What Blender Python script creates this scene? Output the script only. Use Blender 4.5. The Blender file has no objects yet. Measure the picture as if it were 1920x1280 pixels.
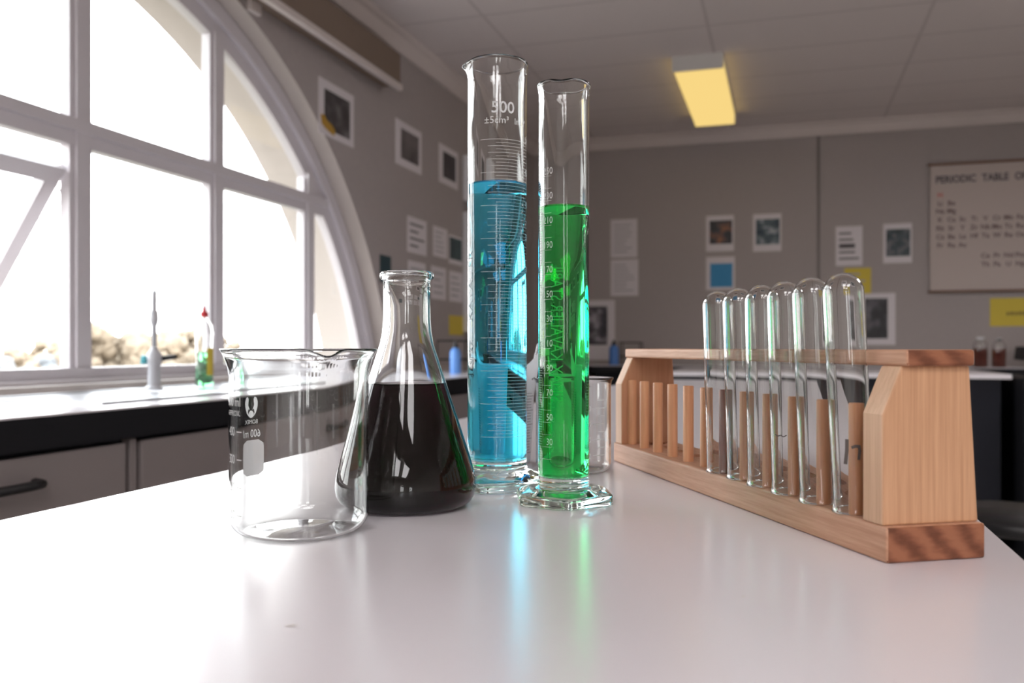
import bpy, bmesh, math, random
from math import sin, cos, pi, sqrt, atan2, radians
from mathutils import Vector, Matrix

S = bpy.context.scene
COL = S.collection
YAW = atan2(.297, .955)          # the room is turned by this from the camera's heading
CA, SA = cos(YAW), sin(YAW)
ZC = 1.027                       # camera height; bench tops are at 0.90
ZT = .90

def room(x, d):                  # metres right of / ahead of the camera -> room axes
    return (CA * x - SA * d, SA * x + CA * d)

# ------------------------------------------------------------------ materials
def new_mat(name):
    m = bpy.data.materials.new(name); m.use_nodes = True
    nt = m.node_tree; nt.nodes.clear()
    out = nt.nodes.new('ShaderNodeOutputMaterial')
    return m, nt, out

def N(nt, kind, **kw):
    n = nt.nodes.new(kind)
    for k, v in kw.items():
        if k.startswith('i_'):
            key = k[2:].replace('_', ' ')
            n.inputs[key].default_value = v
        else:
            setattr(n, k, v)
    return n

def c4(c): return (c[0], c[1], c[2], 1)

def plain(name, col, rough=.5, metal=0, spec=.5, noise=0, nscale=20, bump=0, coat=0):
    m, nt, out = new_mat(name)
    p = N(nt, 'ShaderNodeBsdfPrincipled')
    p.inputs['Base Color'].default_value = c4(col)
    p.inputs['Roughness'].default_value = rough
    p.inputs['Metallic'].default_value = metal
    p.inputs['Specular IOR Level'].default_value = spec
    p.inputs['Coat Weight'].default_value = coat
    if noise or bump:
        tc = N(nt, 'ShaderNodeTexCoord'); tx = N(nt, 'ShaderNodeTexNoise')
        tx.inputs['Scale'].default_value = nscale; tx.inputs['Detail'].default_value = 4
        nt.links.new(tc.outputs['Object'], tx.inputs['Vector'])
        if noise:
            r = N(nt, 'ShaderNodeMapRange')
            r.inputs['To Min'].default_value = 1 - noise; r.inputs['To Max'].default_value = 1 + noise
            nt.links.new(tx.outputs['Fac'], r.inputs['Value'])
            v = N(nt, 'ShaderNodeVectorMath', operation='SCALE'); v.inputs[0].default_value = col
            nt.links.new(r.outputs['Result'], v.inputs['Scale'])
            nt.links.new(v.outputs['Vector'], p.inputs['Base Color'])
        if bump:
            b = N(nt, 'ShaderNodeBump'); b.inputs['Strength'].default_value = bump; b.inputs['Distance'].default_value = .002
            nt.links.new(tx.outputs['Fac'], b.inputs['Height']); nt.links.new(b.outputs['Normal'], p.inputs['Normal'])
    nt.links.new(p.outputs[0], out.inputs[0])
    return m

def wood(name, c1, c2, scale, rough=.5, rot=(0, 0, 0), rings=0, seed=0., bump=.15):
    m, nt, out = new_mat(name)
    tc = N(nt, 'ShaderNodeTexCoord'); mp = N(nt, 'ShaderNodeMapping')
    mp.inputs['Scale'].default_value = scale; mp.inputs['Rotation'].default_value = rot
    mp.inputs['Location'].default_value = (seed, seed * 1.7, seed * .6)
    nt.links.new(tc.outputs['Object'], mp.inputs['Vector'])
    tx = N(nt, 'ShaderNodeTexNoise'); tx.inputs['Scale'].default_value = 1; tx.inputs['Detail'].default_value = 6
    tx.inputs['Roughness'].default_value = .62
    nt.links.new(mp.outputs[0], tx.inputs['Vector'])
    fac = tx.outputs['Fac']
    if rings:
        w = N(nt, 'ShaderNodeTexWave', wave_type='BANDS', bands_direction='DIAGONAL')
        w.inputs['Scale'].default_value = rings; w.inputs['Distortion'].default_value = 3.5; w.inputs['Detail'].default_value = 3
        nt.links.new(tc.outputs['Object'], w.inputs['Vector'])
        mx = N(nt, 'ShaderNodeMath', operation='MULTIPLY_ADD')
        mx.inputs[1].default_value = .45; nt.links.new(w.outputs['Fac'], mx.inputs[0])
        h = N(nt, 'ShaderNodeMath', operation='MULTIPLY'); h.inputs[1].default_value = .6
        nt.links.new(fac, h.inputs[0]); nt.links.new(h.outputs[0], mx.inputs[2]); fac = mx.outputs[0]
    cr = N(nt, 'ShaderNodeValToRGB'); cr.color_ramp.elements[0].position = .28; cr.color_ramp.elements[1].position = .72
    cr.color_ramp.elements[0].color = c4(c1); cr.color_ramp.elements[1].color = c4(c2)
    nt.links.new(fac, cr.inputs[0])
    p = N(nt, 'ShaderNodeBsdfPrincipled'); p.inputs['Roughness'].default_value = rough; p.inputs['Specular IOR Level'].default_value = .35
    nt.links.new(cr.outputs[0], p.inputs['Base Color'])
    b = N(nt, 'ShaderNodeBump'); b.inputs['Strength'].default_value = bump; b.inputs['Distance'].default_value = .0006
    nt.links.new(tx.outputs['Fac'], b.inputs['Height']); nt.links.new(b.outputs[0], p.inputs['Normal'])
    nt.links.new(p.outputs[0], out.inputs[0])
    return m

def glass(name, ior=1.47, col=(.994, .998, .996), rough=0):
    m, nt, out = new_mat(name)
    g = N(nt, 'ShaderNodeBsdfGlass'); g.inputs['IOR'].default_value = ior
    g.inputs['Color'].default_value = c4(col); g.inputs['Roughness'].default_value = rough
    nt.links.new(g.outputs[0], out.inputs[0])
    return m

def liquid(name, col, density):
    # refraction index of each face is read from the mesh: liquid against glass on the sides, liquid against air on top
    m, nt, out = new_mat(name)
    a = N(nt, 'ShaderNodeAttribute', attribute_name='face_ior')
    g = N(nt, 'ShaderNodeBsdfGlass'); g.inputs['Color'].default_value = (1, 1, 1, 1); g.inputs['Roughness'].default_value = 0
    nt.links.new(a.outputs['Fac'], g.inputs['IOR'])
    v = N(nt, 'ShaderNodeVolumeAbsorption'); v.inputs['Color'].default_value = c4(col); v.inputs['Density'].default_value = density
    nt.links.new(g.outputs[0], out.inputs['Surface']); nt.links.new(v.outputs[0], out.inputs['Volume'])
    return m

def pane_mat(name):
    m, nt, out = new_mat(name)
    t = N(nt, 'ShaderNodeBsdfTransparent'); t.inputs[0].default_value = (.97, .98, .98, 1)
    g = N(nt, 'ShaderNodeBsdfGlossy'); g.inputs['Roughness'].default_value = 0
    f = N(nt, 'ShaderNodeFresnel'); f.inputs[0].default_value = 1.3
    ge = N(nt, 'ShaderNodeNewGeometry'); mr = N(nt, 'ShaderNodeMapRange')      # same reflection from both sides of the thin sheet
    mr.inputs['To Min'].default_value = 1.3; mr.inputs['To Max'].default_value = 1 / 1.3
    nt.links.new(ge.outputs['Backfacing'], mr.inputs['Value']); nt.links.new(mr.outputs['Result'], f.inputs[0])
    x = N(nt, 'ShaderNodeMixShader')
    nt.links.new(f.outputs[0], x.inputs[0]); nt.links.new(t.outputs[0], x.inputs[1]); nt.links.new(g.outputs[0], x.inputs[2])
    nt.links.new(x.outputs[0], out.inputs[0])
    return m

def emit(name, col, strength):
    m, nt, out = new_mat(name)
    e = N(nt, 'ShaderNodeEmission'); e.inputs[0].default_value = c4(col); e.inputs[1].default_value = strength
    nt.links.new(e.outputs[0], out.inputs[0])
    return m

def picture_mat(name, cols, scale, seed=0.):
    # a blotchy printed photograph
    m, nt, out = new_mat(name)
    tc = N(nt, 'ShaderNodeTexCoord'); mp = N(nt, 'ShaderNodeMapping'); mp.inputs['Location'].default_value = (seed, seed, seed)
    nt.links.new(tc.outputs['Object'], mp.inputs['Vector'])
    tx = N(nt, 'ShaderNodeTexNoise'); tx.inputs['Scale'].default_value = scale; tx.inputs['Detail'].default_value = 2
    nt.links.new(mp.outputs[0], tx.inputs['Vector'])
    cr = N(nt, 'ShaderNodeValToRGB')
    el = cr.color_ramp.elements
    while len(el) < len(cols): el.new(.5)
    for i, c in enumerate(cols):
        el[i].position = .3 + .4 * i / (len(cols) - 1); el[i].color = c4(c)
    nt.links.new(tx.outputs['Fac'], cr.inputs[0])
    p = N(nt, 'ShaderNodeBsdfPrincipled'); p.inputs['Roughness'].default_value = .5
    nt.links.new(cr.outputs[0], p.inputs['Base Color']); nt.links.new(p.outputs[0], out.inputs[0])
    return m

M = {}
M['wall'] = plain('grey wall cloth', (.375, .335, .325), .9, noise=.08, nscale=60)
M['reveal'] = plain('cream paint', (.45, .40, .37), .7)
M['render'] = plain('outside render', (.22, .205, .185), .9)
M['light_wall'] = plain('pale wall paint', (.74, .71, .68), .85)
M['ceil_board'] = None
M['cornice'] = plain('cornice paint', (.62, .555, .53), .7)
M['floor'] = plain('vinyl floor', (.42, .385, .36), .45, noise=.1, nscale=8)
M['frame'] = plain('white frame paint', (.58, .545, .57), .35)
M['metal'] = plain('stay metal', (.55, .55, .56), .35, metal=1)
M['chrome'] = plain('chrome', (.75, .76, .78), .15, metal=1)
M['satin'] = plain('satin grey tap enamel', (.50, .50, .53), .3, spec=.6)
M['steel'] = plain('brushed steel', (.62, .63, .65), .28, metal=1)
M['pane'] = pane_mat('window glass')
M['laminate'] = plain('white laminate', (.80, .762, .80), .22, spec=.5, noise=.012, nscale=900, bump=.02)
M['black_edge'] = plain('black edging', (.008, .008, .011), .5, spec=.25)
M['cab'] = plain('taupe cabinet laminate', (.27, .235, .235), .5)
M['cab_dark'] = plain('dark carcass', (.010, .010, .013), .6, spec=.25)
M['navy'] = plain('dark navy panel', (.008, .009, .016), .5, spec=.25)
M['black_plastic'] = plain('black plastic', (.014, .014, .016), .4)
M['paper'] = plain('white paper', (.68, .64, .66), .8)
M['cream_paper'] = plain('cream paper', (.50, .43, .40), .8)
M['yellow'] = plain('yellow card', (.62, .48, .06), .7)
M['blue_card'] = plain('blue card', (.05, .26, .50), .7)
M['ink'] = plain('grey ink', (.10, .09, .10), .8)
M['pale_ink'] = plain('pale print', (.36, .35, .37), .8)
M['red_ink'] = plain('red ink', (.5, .12, .08), .8)
M['brown'] = plain('brown pelmet', (.20, .145, .11), .6)
M['batten'] = plain('poster batten', (.16, .08, .05), .6)
M['glass'] = glass('clear lab glass')
M['foot_glass'] = glass('foot glass', 1.47, (.965, .99, .975))
M['liq_blue'] = liquid('blue dye', (.0, .87, .985), 66)
M['liq_green'] = liquid('green dye', (.0, .95, .46), 104)
M['liq_purple'] = liquid('purple dye', (.30, .0, .16), 120)
M['liq_soap'] = liquid('green soap', (.01, .62, .25), 40)
M['liq_amber'] = liquid('amber reagent', (.55, .12, .01), 40)
M['print'] = None
M['black_print'] = plain('dark print', (.03, .03, .035), .5)
M['marker'] = plain('grey marker', (.10, .085, .08), .6)
M['oak'] = wood('honey panel wood', (.45, .235, .125), (.66, .385, .225), (330, 120, 9), seed=2.)
M['oak_red'] = wood('reddish panel wood', (.38, .165, .085), (.52, .26, .145), (160, 60, 7), seed=9.)
M['oak_edge'] = wood('pale panel edge', (.58, .35, .215), (.74, .49, .33), (180, 380, 10), seed=5.)
M['pink'] = wood('pinkish rail wood', (.46, .235, .14), (.68, .40, .27), (320, 13, 320), seed=1.)
M['end'] = wood('reddish end grain', (.15, .050, .025), (.33, .130, .068), (90, 400, 300), rings=26, seed=3.)
M['peg'] = wood('peg wood', (.56, .25, .125), (.74, .38, .21), (260, 260, 14), seed=4.)
M['peg_dark'] = wood('dark peg wood', (.20, .075, .055), (.30, .125, .09), (260, 260, 14), seed=7.)
M['plastic'] = None
M['red'] = plain('red cap', (.55, .02, .03), .4)
M['blue_plastic'] = plain('blue plastic', (.07, .20, .55), .45)
M['white_plastic'] = plain('white plastic', (.80, .80, .82), .4)
M['teal'] = plain('teal tap cap', (.10, .45, .52), .4)
M['lamp'] = emit('lamp diffuser', (1.0, .72, .25), .78)
M['lamp_white'] = emit('white lamp diffuser', (1.0, .96, .96), 8.4)
M['lamp_body'] = plain('lamp casing', (.60, .58, .56), .5)
M['leaf'] = plain('autumn leaves', (.23, .18, .13), .9, noise=.3, nscale=.9)
M['leaf2'] = plain('olive leaves', (.21, .20, .15), .9, noise=.3, nscale=.9)
M['leaf3'] = plain('grey green leaves', (.17, .18, .19), .9, noise=.3, nscale=.9)
M['bark'] = plain('bark', (.10, .07, .05), .9)
M['ground'] = plain('outside ground', (.12, .11, .08), .95, noise=.3, nscale=.2)
M['dark_teal'] = plain('dark teal card', (.02, .05, .06), .6)

def translucent():
    m, nt, out = new_mat('cloudy plastic')
    p = N(nt, 'ShaderNodeBsdfPrincipled')
    p.inputs['Base Color'].default_value = (.86, .87, .90, 1); p.inputs['Roughness'].default_value = .35
    t = N(nt, 'ShaderNodeBsdfTranslucent'); t.inputs[0].default_value = (.86, .87, .90, 1)
    x = N(nt, 'ShaderNodeMixShader'); x.inputs[0].default_value = .5
    nt.links.new(p.outputs[0], x.inputs[1]); nt.links.new(t.outputs[0], x.inputs[2]); nt.links.new(x.outputs[0], out.inputs[0])
    return m
M['plastic'] = translucent()
def enamel(name, col, clear=0.):
    # fired-on white marking: it scatters light through as well as back
    m, nt, out = new_mat(name)
    d = N(nt, 'ShaderNodeBsdfDiffuse'); d.inputs[0].default_value = c4(col); t = N(nt, 'ShaderNodeBsdfTranslucent'); t.inputs[0].default_value = c4(col)
    x = N(nt, 'ShaderNodeMixShader'); x.inputs[0].default_value = .5
    nt.links.new(d.outputs[0], x.inputs[1]); nt.links.new(t.outputs[0], x.inputs[2]); last = x
    if clear:
        q = N(nt, 'ShaderNodeBsdfTransparent'); y = N(nt, 'ShaderNodeMixShader'); y.inputs[0].default_value = clear
        nt.links.new(last.outputs[0], y.inputs[1]); nt.links.new(q.outputs[0], y.inputs[2]); last = y
    nt.links.new(last.outputs[0], out.inputs[0])
    return m
M['print'] = enamel('white print', (.93, .94, .94)); M['grey_print'] = enamel('pale grey print', (.72, .70, .70)); M['limescale'] = enamel('dried water marks', (.8, .8, .82), .80)



def ceiling_board():
    m, nt, out = new_mat('ceiling board')
    tc = N(nt, 'ShaderNodeTexCoord'); mp = N(nt, 'ShaderNodeMapping')
    mp.inputs['Location'].default_value = (.37, -4.55, 0)
    nt.links.new(tc.outputs['Object'], mp.inputs['Vector'])
    b = N(nt, 'ShaderNodeTexBrick', offset=0., squash=1.)
    b.inputs['Scale'].default_value = 1; b.inputs['Brick Width'].default_value = 1.05; b.inputs['Row Height'].default_value = .47
    b.inputs['Mortar Size'].default_value = .010; b.inputs['Mortar Smooth'].default_value = .2
    b.inputs['Color1'].default_value = (.68, .62, .60, 1); b.inputs['Color2'].default_value = (.695, .635, .615, 1); b.inputs['Mortar'].default_value = (.57, .515, .50, 1)
    nt.links.new(mp.outputs[0], b.inputs['Vector'])
    p = N(nt, 'ShaderNodeBsdfPrincipled'); p.inputs['Roughness'].default_value = .9
    nt.links.new(b.outputs['Color'], p.inputs['Base Color']); nt.links.new(p.outputs[0], out.inputs[0])
    return m
M['ceil_board'] = ceiling_board()

# ------------------------------------------------------------------ mesh helpers
def box(bm, x0, x1, y0, y1, z0, z1, mi=0):
    v = [bm.verts.new(p) for p in ((x0, y0, z0), (x1, y0, z0), (x1, y1, z0), (x0, y1, z0), (x0, y0, z1), (x1, y0, z1), (x1, y1, z1), (x0, y1, z1))]
    fs = []
    for q in ((0, 3, 2, 1), (4, 5, 6, 7), (0, 1, 5, 4), (1, 2, 6, 5), (2, 3, 7, 6), (3, 0, 4, 7)):
        f = bm.faces.new([v[i] for i in q]); f.material_index = mi; fs.append(f)
    return fs

def prism(bm, pts, axis, a0, a1):
    """Extrude a 2-D polygon along an axis ('X': pts are (y,z); 'Y': pts are (x,z); 'Z': pts are (x,y))."""
    def mk(p, a): return {'X': (a, p[0], p[1]), 'Y': (p[0], a, p[1]), 'Z': (p[0], p[1], a)}[axis]
    A = [bm.verts.new(mk(p, a0)) for p in pts]; B = [bm.verts.new(mk(p, a1)) for p in pts]
    n = len(pts)
    bm.faces.new(A); bm.faces.new(B[::-1])
    for i in range(n): bm.faces.new((A[i], B[i], B[(i + 1) % n], A[(i + 1) % n]))
    bmesh.ops.recalc_face_normals(bm, faces=bm.faces)

def lathe(bm, prof, seg=96, radial=None, mi=0, smooth=True):
    rings = []
    for k, (r, z) in enumerate(prof):
        if r < 1e-7: rings.append([bm.verts.new((0, 0, z))])
        else:
            ring = []
            for j in range(seg):
                a = 2 * pi * j / seg
                rr = radial(k, a, r) if radial else r
                ring.append(bm.verts.new((rr * cos(a), rr * sin(a), z)))
            rings.append(ring)
    out = []
    for a, b in zip(rings, rings[1:]):
        for j in range(seg):
            k = (j + 1) % seg
            if len(a) == 1 and len(b) == 1: continue
            if len(a) == 1: f = bm.faces.new((a[0], b[k], b[j]))
            elif len(b) == 1: f = bm.faces.new((a[j], a[k], b[0]))
            else: f = bm.faces.new((a[j], a[k], b[k], b[j]))
            f.smooth = smooth; f.material_index = mi; out.append(f)
    return rings

def tube(bm, pts, rad, seg=10, caps=True):
    pts = [Vector(p) for p in pts]
    rads = rad if isinstance(rad, (list, tuple)) else [rad] * len(pts)
    rings = []; ref = None
    for i, p in enumerate(pts):
        t = (pts[min(i + 1, len(pts) - 1)] - pts[max(i - 1, 0)]).normalized()
        if ref is None:
            ref = Vector((0, 0, 1)) if abs(t.z) < .9 else Vector((1, 0, 0))
        u = (ref - t * ref.dot(t)).normalized(); w = t.cross(u); ref = u
        rings.append([bm.verts.new(p + (u * cos(2 * pi * j / seg) + w * sin(2 * pi * j / seg)) * rads[i]) for j in range(seg)])
    for a, b in zip(rings, rings[1:]):
        for j in range(seg):
            f = bm.faces.new((a[j], a[(j + 1) % seg], b[(j + 1) % seg], b[j])); f.smooth = True
    if caps:
        bm.faces.new(rings[0][::-1]); bm.faces.new(rings[-1])

def arc(c, r, a0, a1, n):
    return [(c[0] + r * cos(a0 + (a1 - a0) * i / n), c[1] + r * sin(a0 + (a1 - a0) * i / n)) for i in range(n + 1)]

def obj(name, bm, mats, parent=None, sharp=None, bevel=0, loc=None, rot=None):
    me = bpy.data.meshes.new(name)
    bm.normal_update(); bm.to_mesh(me); bm.free()
    for m in (mats if isinstance(mats, (list, tuple)) else [mats]):
        me.materials.append(M[m] if isinstance(m, str) else m)
    if sharp is not None: me.set_sharp_from_angle(angle=radians(sharp))
    o = bpy.data.objects.new(name, me); COL.objects.link(o)
    if parent is not None: o.parent = parent
    if bevel:
        b = o.modifiers.new('soft edges', 'BEVEL'); b.width = bevel; b.segments = 2; b.limit_method = 'ANGLE'
    if loc: o.location = loc
    if rot: o.rotation_euler = rot
    return o

def tag(o, label, cat, group=None, kind=None):
    o['label'] = label; o['category'] = cat
    if group: o['group'] = group
    if kind: o['kind'] = kind
    return o

def thing(name, loc, label, cat, rz=0, group=None):
    o = bpy.data.objects.new(name, None); COL.objects.link(o)
    o.location = loc; o.rotation_euler = (0, 0, rz); o.empty_display_size = .02
    return tag(o, label, cat, group)

def struct(o): o['kind'] = 'structure'; return o

def copy_thing(src, loc=None, rot=None):
    c = src.copy(); COL.objects.link(c)
    if loc is not None: c.location = loc
    if rot is not None: c.rotation_euler = rot
    for ch in list(src.children):
        d = ch.copy(); COL.objects.link(d); d.parent = c
        for g in list(ch.children):
            e = g.copy(); COL.objects.link(e); e.parent = d
    return c

def apply_mods(o):
    dg = bpy.context.evaluated_depsgraph_get()
    me = bpy.data.meshes.new_from_object(o.evaluated_get(dg))
    o.modifiers.clear(); o.data = me

# text -> mesh, mapped by a function (u, v) -> point
_tcache = {}
def text_shape(s, size=1., align='CENTER', bold=0.):
    key = (s, align, bold)
    if key not in _tcache:
        cu = bpy.data.curves.new('lettering', 'FONT'); cu.body = s; cu.align_x = align; cu.align_y = 'BOTTOM_BASELINE'
        cu.resolution_u = 3; cu.size = 1; cu.offset = bold
        o = bpy.data.objects.new('lettering', cu); COL.objects.link(o)
        dg = bpy.context.evaluated_depsgraph_get(); dg.update()
        me = bpy.data.meshes.new_from_object(o.evaluated_get(dg))
        _tcache[key] = ([(v.co.x, v.co.y) for v in me.vertices], [tuple(p.vertices) for p in me.polygons])
        bpy.data.objects.remove(o); bpy.data.curves.remove(cu); bpy.data.meshes.remove(me)
    vs, fs = _tcache[key]
    return [(x * size, y * size) for x, y in vs], fs

def add_text(bm, s, size, fn, align='CENTER', mi=0, stretch=1., bold=0.):
    vs, fs = text_shape(s, size, align, bold)
    V = [bm.verts.new(fn(u * stretch, v)) for u, v in vs]
    for f in fs:
        try: bm.faces.new([V[i] for i in f]).material_index = mi
        except ValueError: pass

def add_patch(bm, u0, u1, v0, v1, fn, nu=6, nv=1, mi=0):
    g = [[bm.verts.new(fn(u0 + (u1 - u0) * i / nu, v0 + (v1 - v0) * j / nv)) for i in range(nu + 1)] for j in range(nv + 1)]
    for j in range(nv):
        for i in range(nu):
            bm.faces.new((g[j][i], g[j][i + 1], g[j + 1][i + 1], g[j + 1][i])).material_index = mi

def on_cyl(R, phi0=0., z0=0.):           # upright lettering on a round wall; phi from the front, + to the right
    def fn(u, v):
        p = phi0 + u / R
        return (R * sin(p), -R * cos(p), z0 + v)
    return fn

def on_cyl_up(R, phi0=0., z0=0.):        # lettering that runs up the wall
    def fn(u, v):
        p = phi0 - v / R
        return (R * sin(p), -R * cos(p), z0 + u)
    return fn

def set_iors(o, side, top):
    me = o.data
    at = me.attributes.new('face_ior', 'FLOAT', 'FACE')
    for p in me.polygons:
        at.data[p.index].value = top if p.material_index == 1 else side
        p.material_index = 0

def pour_lip(bm, ang, z0, z1, amp, dip, width, pinch=0.):
    for v in bm.verts:
        if v.co.z > z0:
            t = (v.co.z - z0) / (z1 - z0); t = min(t, 1.) ** 2
            a = atan2(v.co.y, v.co.x); d = (a - ang + pi) % (2 * pi) - pi
            w = math.exp(-(d / width) ** 2)
            s = math.exp(-((abs(d) - 1.9 * width) / (.8 * width)) ** 2)
            r = sqrt(v.co.x ** 2 + v.co.y ** 2)
            rr = r + t * (amp * w - pinch * s)
            v.co.x *= rr / r; v.co.y *= rr / r; v.co.z -= dip * w * t

FRONT = -pi / 2

# ================================================================== THE ROOM
XL, YB, XR, YR, ZCEIL = -1.94, 6.80, 3.30, -4.60, 1.64 + ZC
ARCH_Z, SILL = ZC - .667, ZC - .105
ARCHES = (2.15,)

def arch_outline(yc, R, zb, n=56):
    h = zb - ARCH_Z; a0 = math.asin(h / R)
    return [(yc + R * cos(a0 + (pi - 2 * a0) * i / n), ARCH_Z + R * sin(a0 + (pi - 2 * a0) * i / n)) for i in range(n + 1)]

bm = bmesh.new(); box(bm, -2.30, XL, YR - .3, YB + .3, -.1, ZCEIL + .15)
wall_left = obj('wall_left', bm, ['wall', 'reveal', 'render'])
cutters = []
for yc in ARCHES:
    for (R, x0, x1, zb) in ((2.065, -2.06, -1.80, SILL), (2.02, -2.50, -2.055, SILL - .02)):
        b2 = bmesh.new(); prism(b2, arch_outline(yc, R, zb), 'X', x0, x1)
        co = obj('cutter', b2, 'wall'); cutters.append(co)
        md = wall_left.modifiers.new('opening', 'BOOLEAN'); md.operation = 'DIFFERENCE'; md.object = co; md.solver = 'EXACT'
apply_mods(wall_left)
for c in cutters: bpy.data.objects.remove(c)
for p in wall_left.data.polygons:
    n, c = p.normal, p.center
    if abs(n.x) < .7 and YR < c.y < YB and SILL - .1 < c.z < ZCEIL - .05: p.material_index = 1
    elif c.x < -2.0: p.material_index = 2
    else: p.material_index = 0
struct(wall_left)

bm = bmesh.new(); box(bm, XL, XR, YB, YB + .2, -.1, ZCEIL + .15)
struct(obj('wall_back', bm, 'wall'))

WIN = ((.98, 1.60, .95, 2.1), (2.55, 3.12, .95, 2.1))
bm = bmesh.new()
xs = [XL - .36] + [v for w in WIN for v in w[:2]] + [XR + .2]
for i in range(0, len(xs), 2): box(bm, xs[i], xs[i + 1], YR - .2, YR, -.1, ZCEIL + .15)
for (x0, x1, z0, z1) in WIN:
    box(bm, x0, x1, YR - .2, YR, -.1, z0); box(bm, x0, x1, YR - .2, YR, z1, ZCEIL + .15)
struct(obj('wall_rear', bm, 'light_wall'))
bm = bmesh.new(); box(bm, XR, XR + .2, YR - .2, YB + .2, -.1, ZCEIL + .15)
struct(obj('wall_right', bm, 'light_wall'))
bm = bmesh.new(); box(bm, XL - .36, XR + .2, YR - .2, YB + .2, -.1, 0)
struct(obj('floor', bm, 'floor'))
bm = bmesh.new(); box(bm, XL - .36, XR + .2, YR - .2, YB + .2, ZCEIL, ZCEIL + .1)
struct(obj('ceiling', bm, 'ceil_board'))

# coving
def cove(name, axis, at, sgn, a0, a1):
    prof = [(0, -.085), (.014, -.085), (.022, -.07), (.045, -.03), (.065, -.018), (.072, -.010), (.072, 0), (0, 0)]
    b = bmesh.new(); prism(b, [(at + sgn * x, ZCEIL + z) for x, z in prof], axis, a0, a1)
    struct(obj(name, b, 'cornice'))
cove('trim_1', 'X', YB, -1, XL, XR); cove('trim_2', 'Y', XL, 1, YR, YB)
bm = bmesh.new(); box(bm, .232, .252, YB - .004, YB, .0, ZCEIL - .08)
struct(obj('trim_3', bm, plain('wall joint strip', (.20, .18, .175), .8)))
bm = bmesh.new(); box(bm, XL, XL + .02, YR, YB, ZT - .02, SILL); struct(obj('trim_5', bm, 'reveal'))
bm = bmesh.new(); box(bm, XL, XL + .02, 2.86, 2.93, 2.305, 2.36)
struct(obj('trim_4', bm, 'cornice'))

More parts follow.
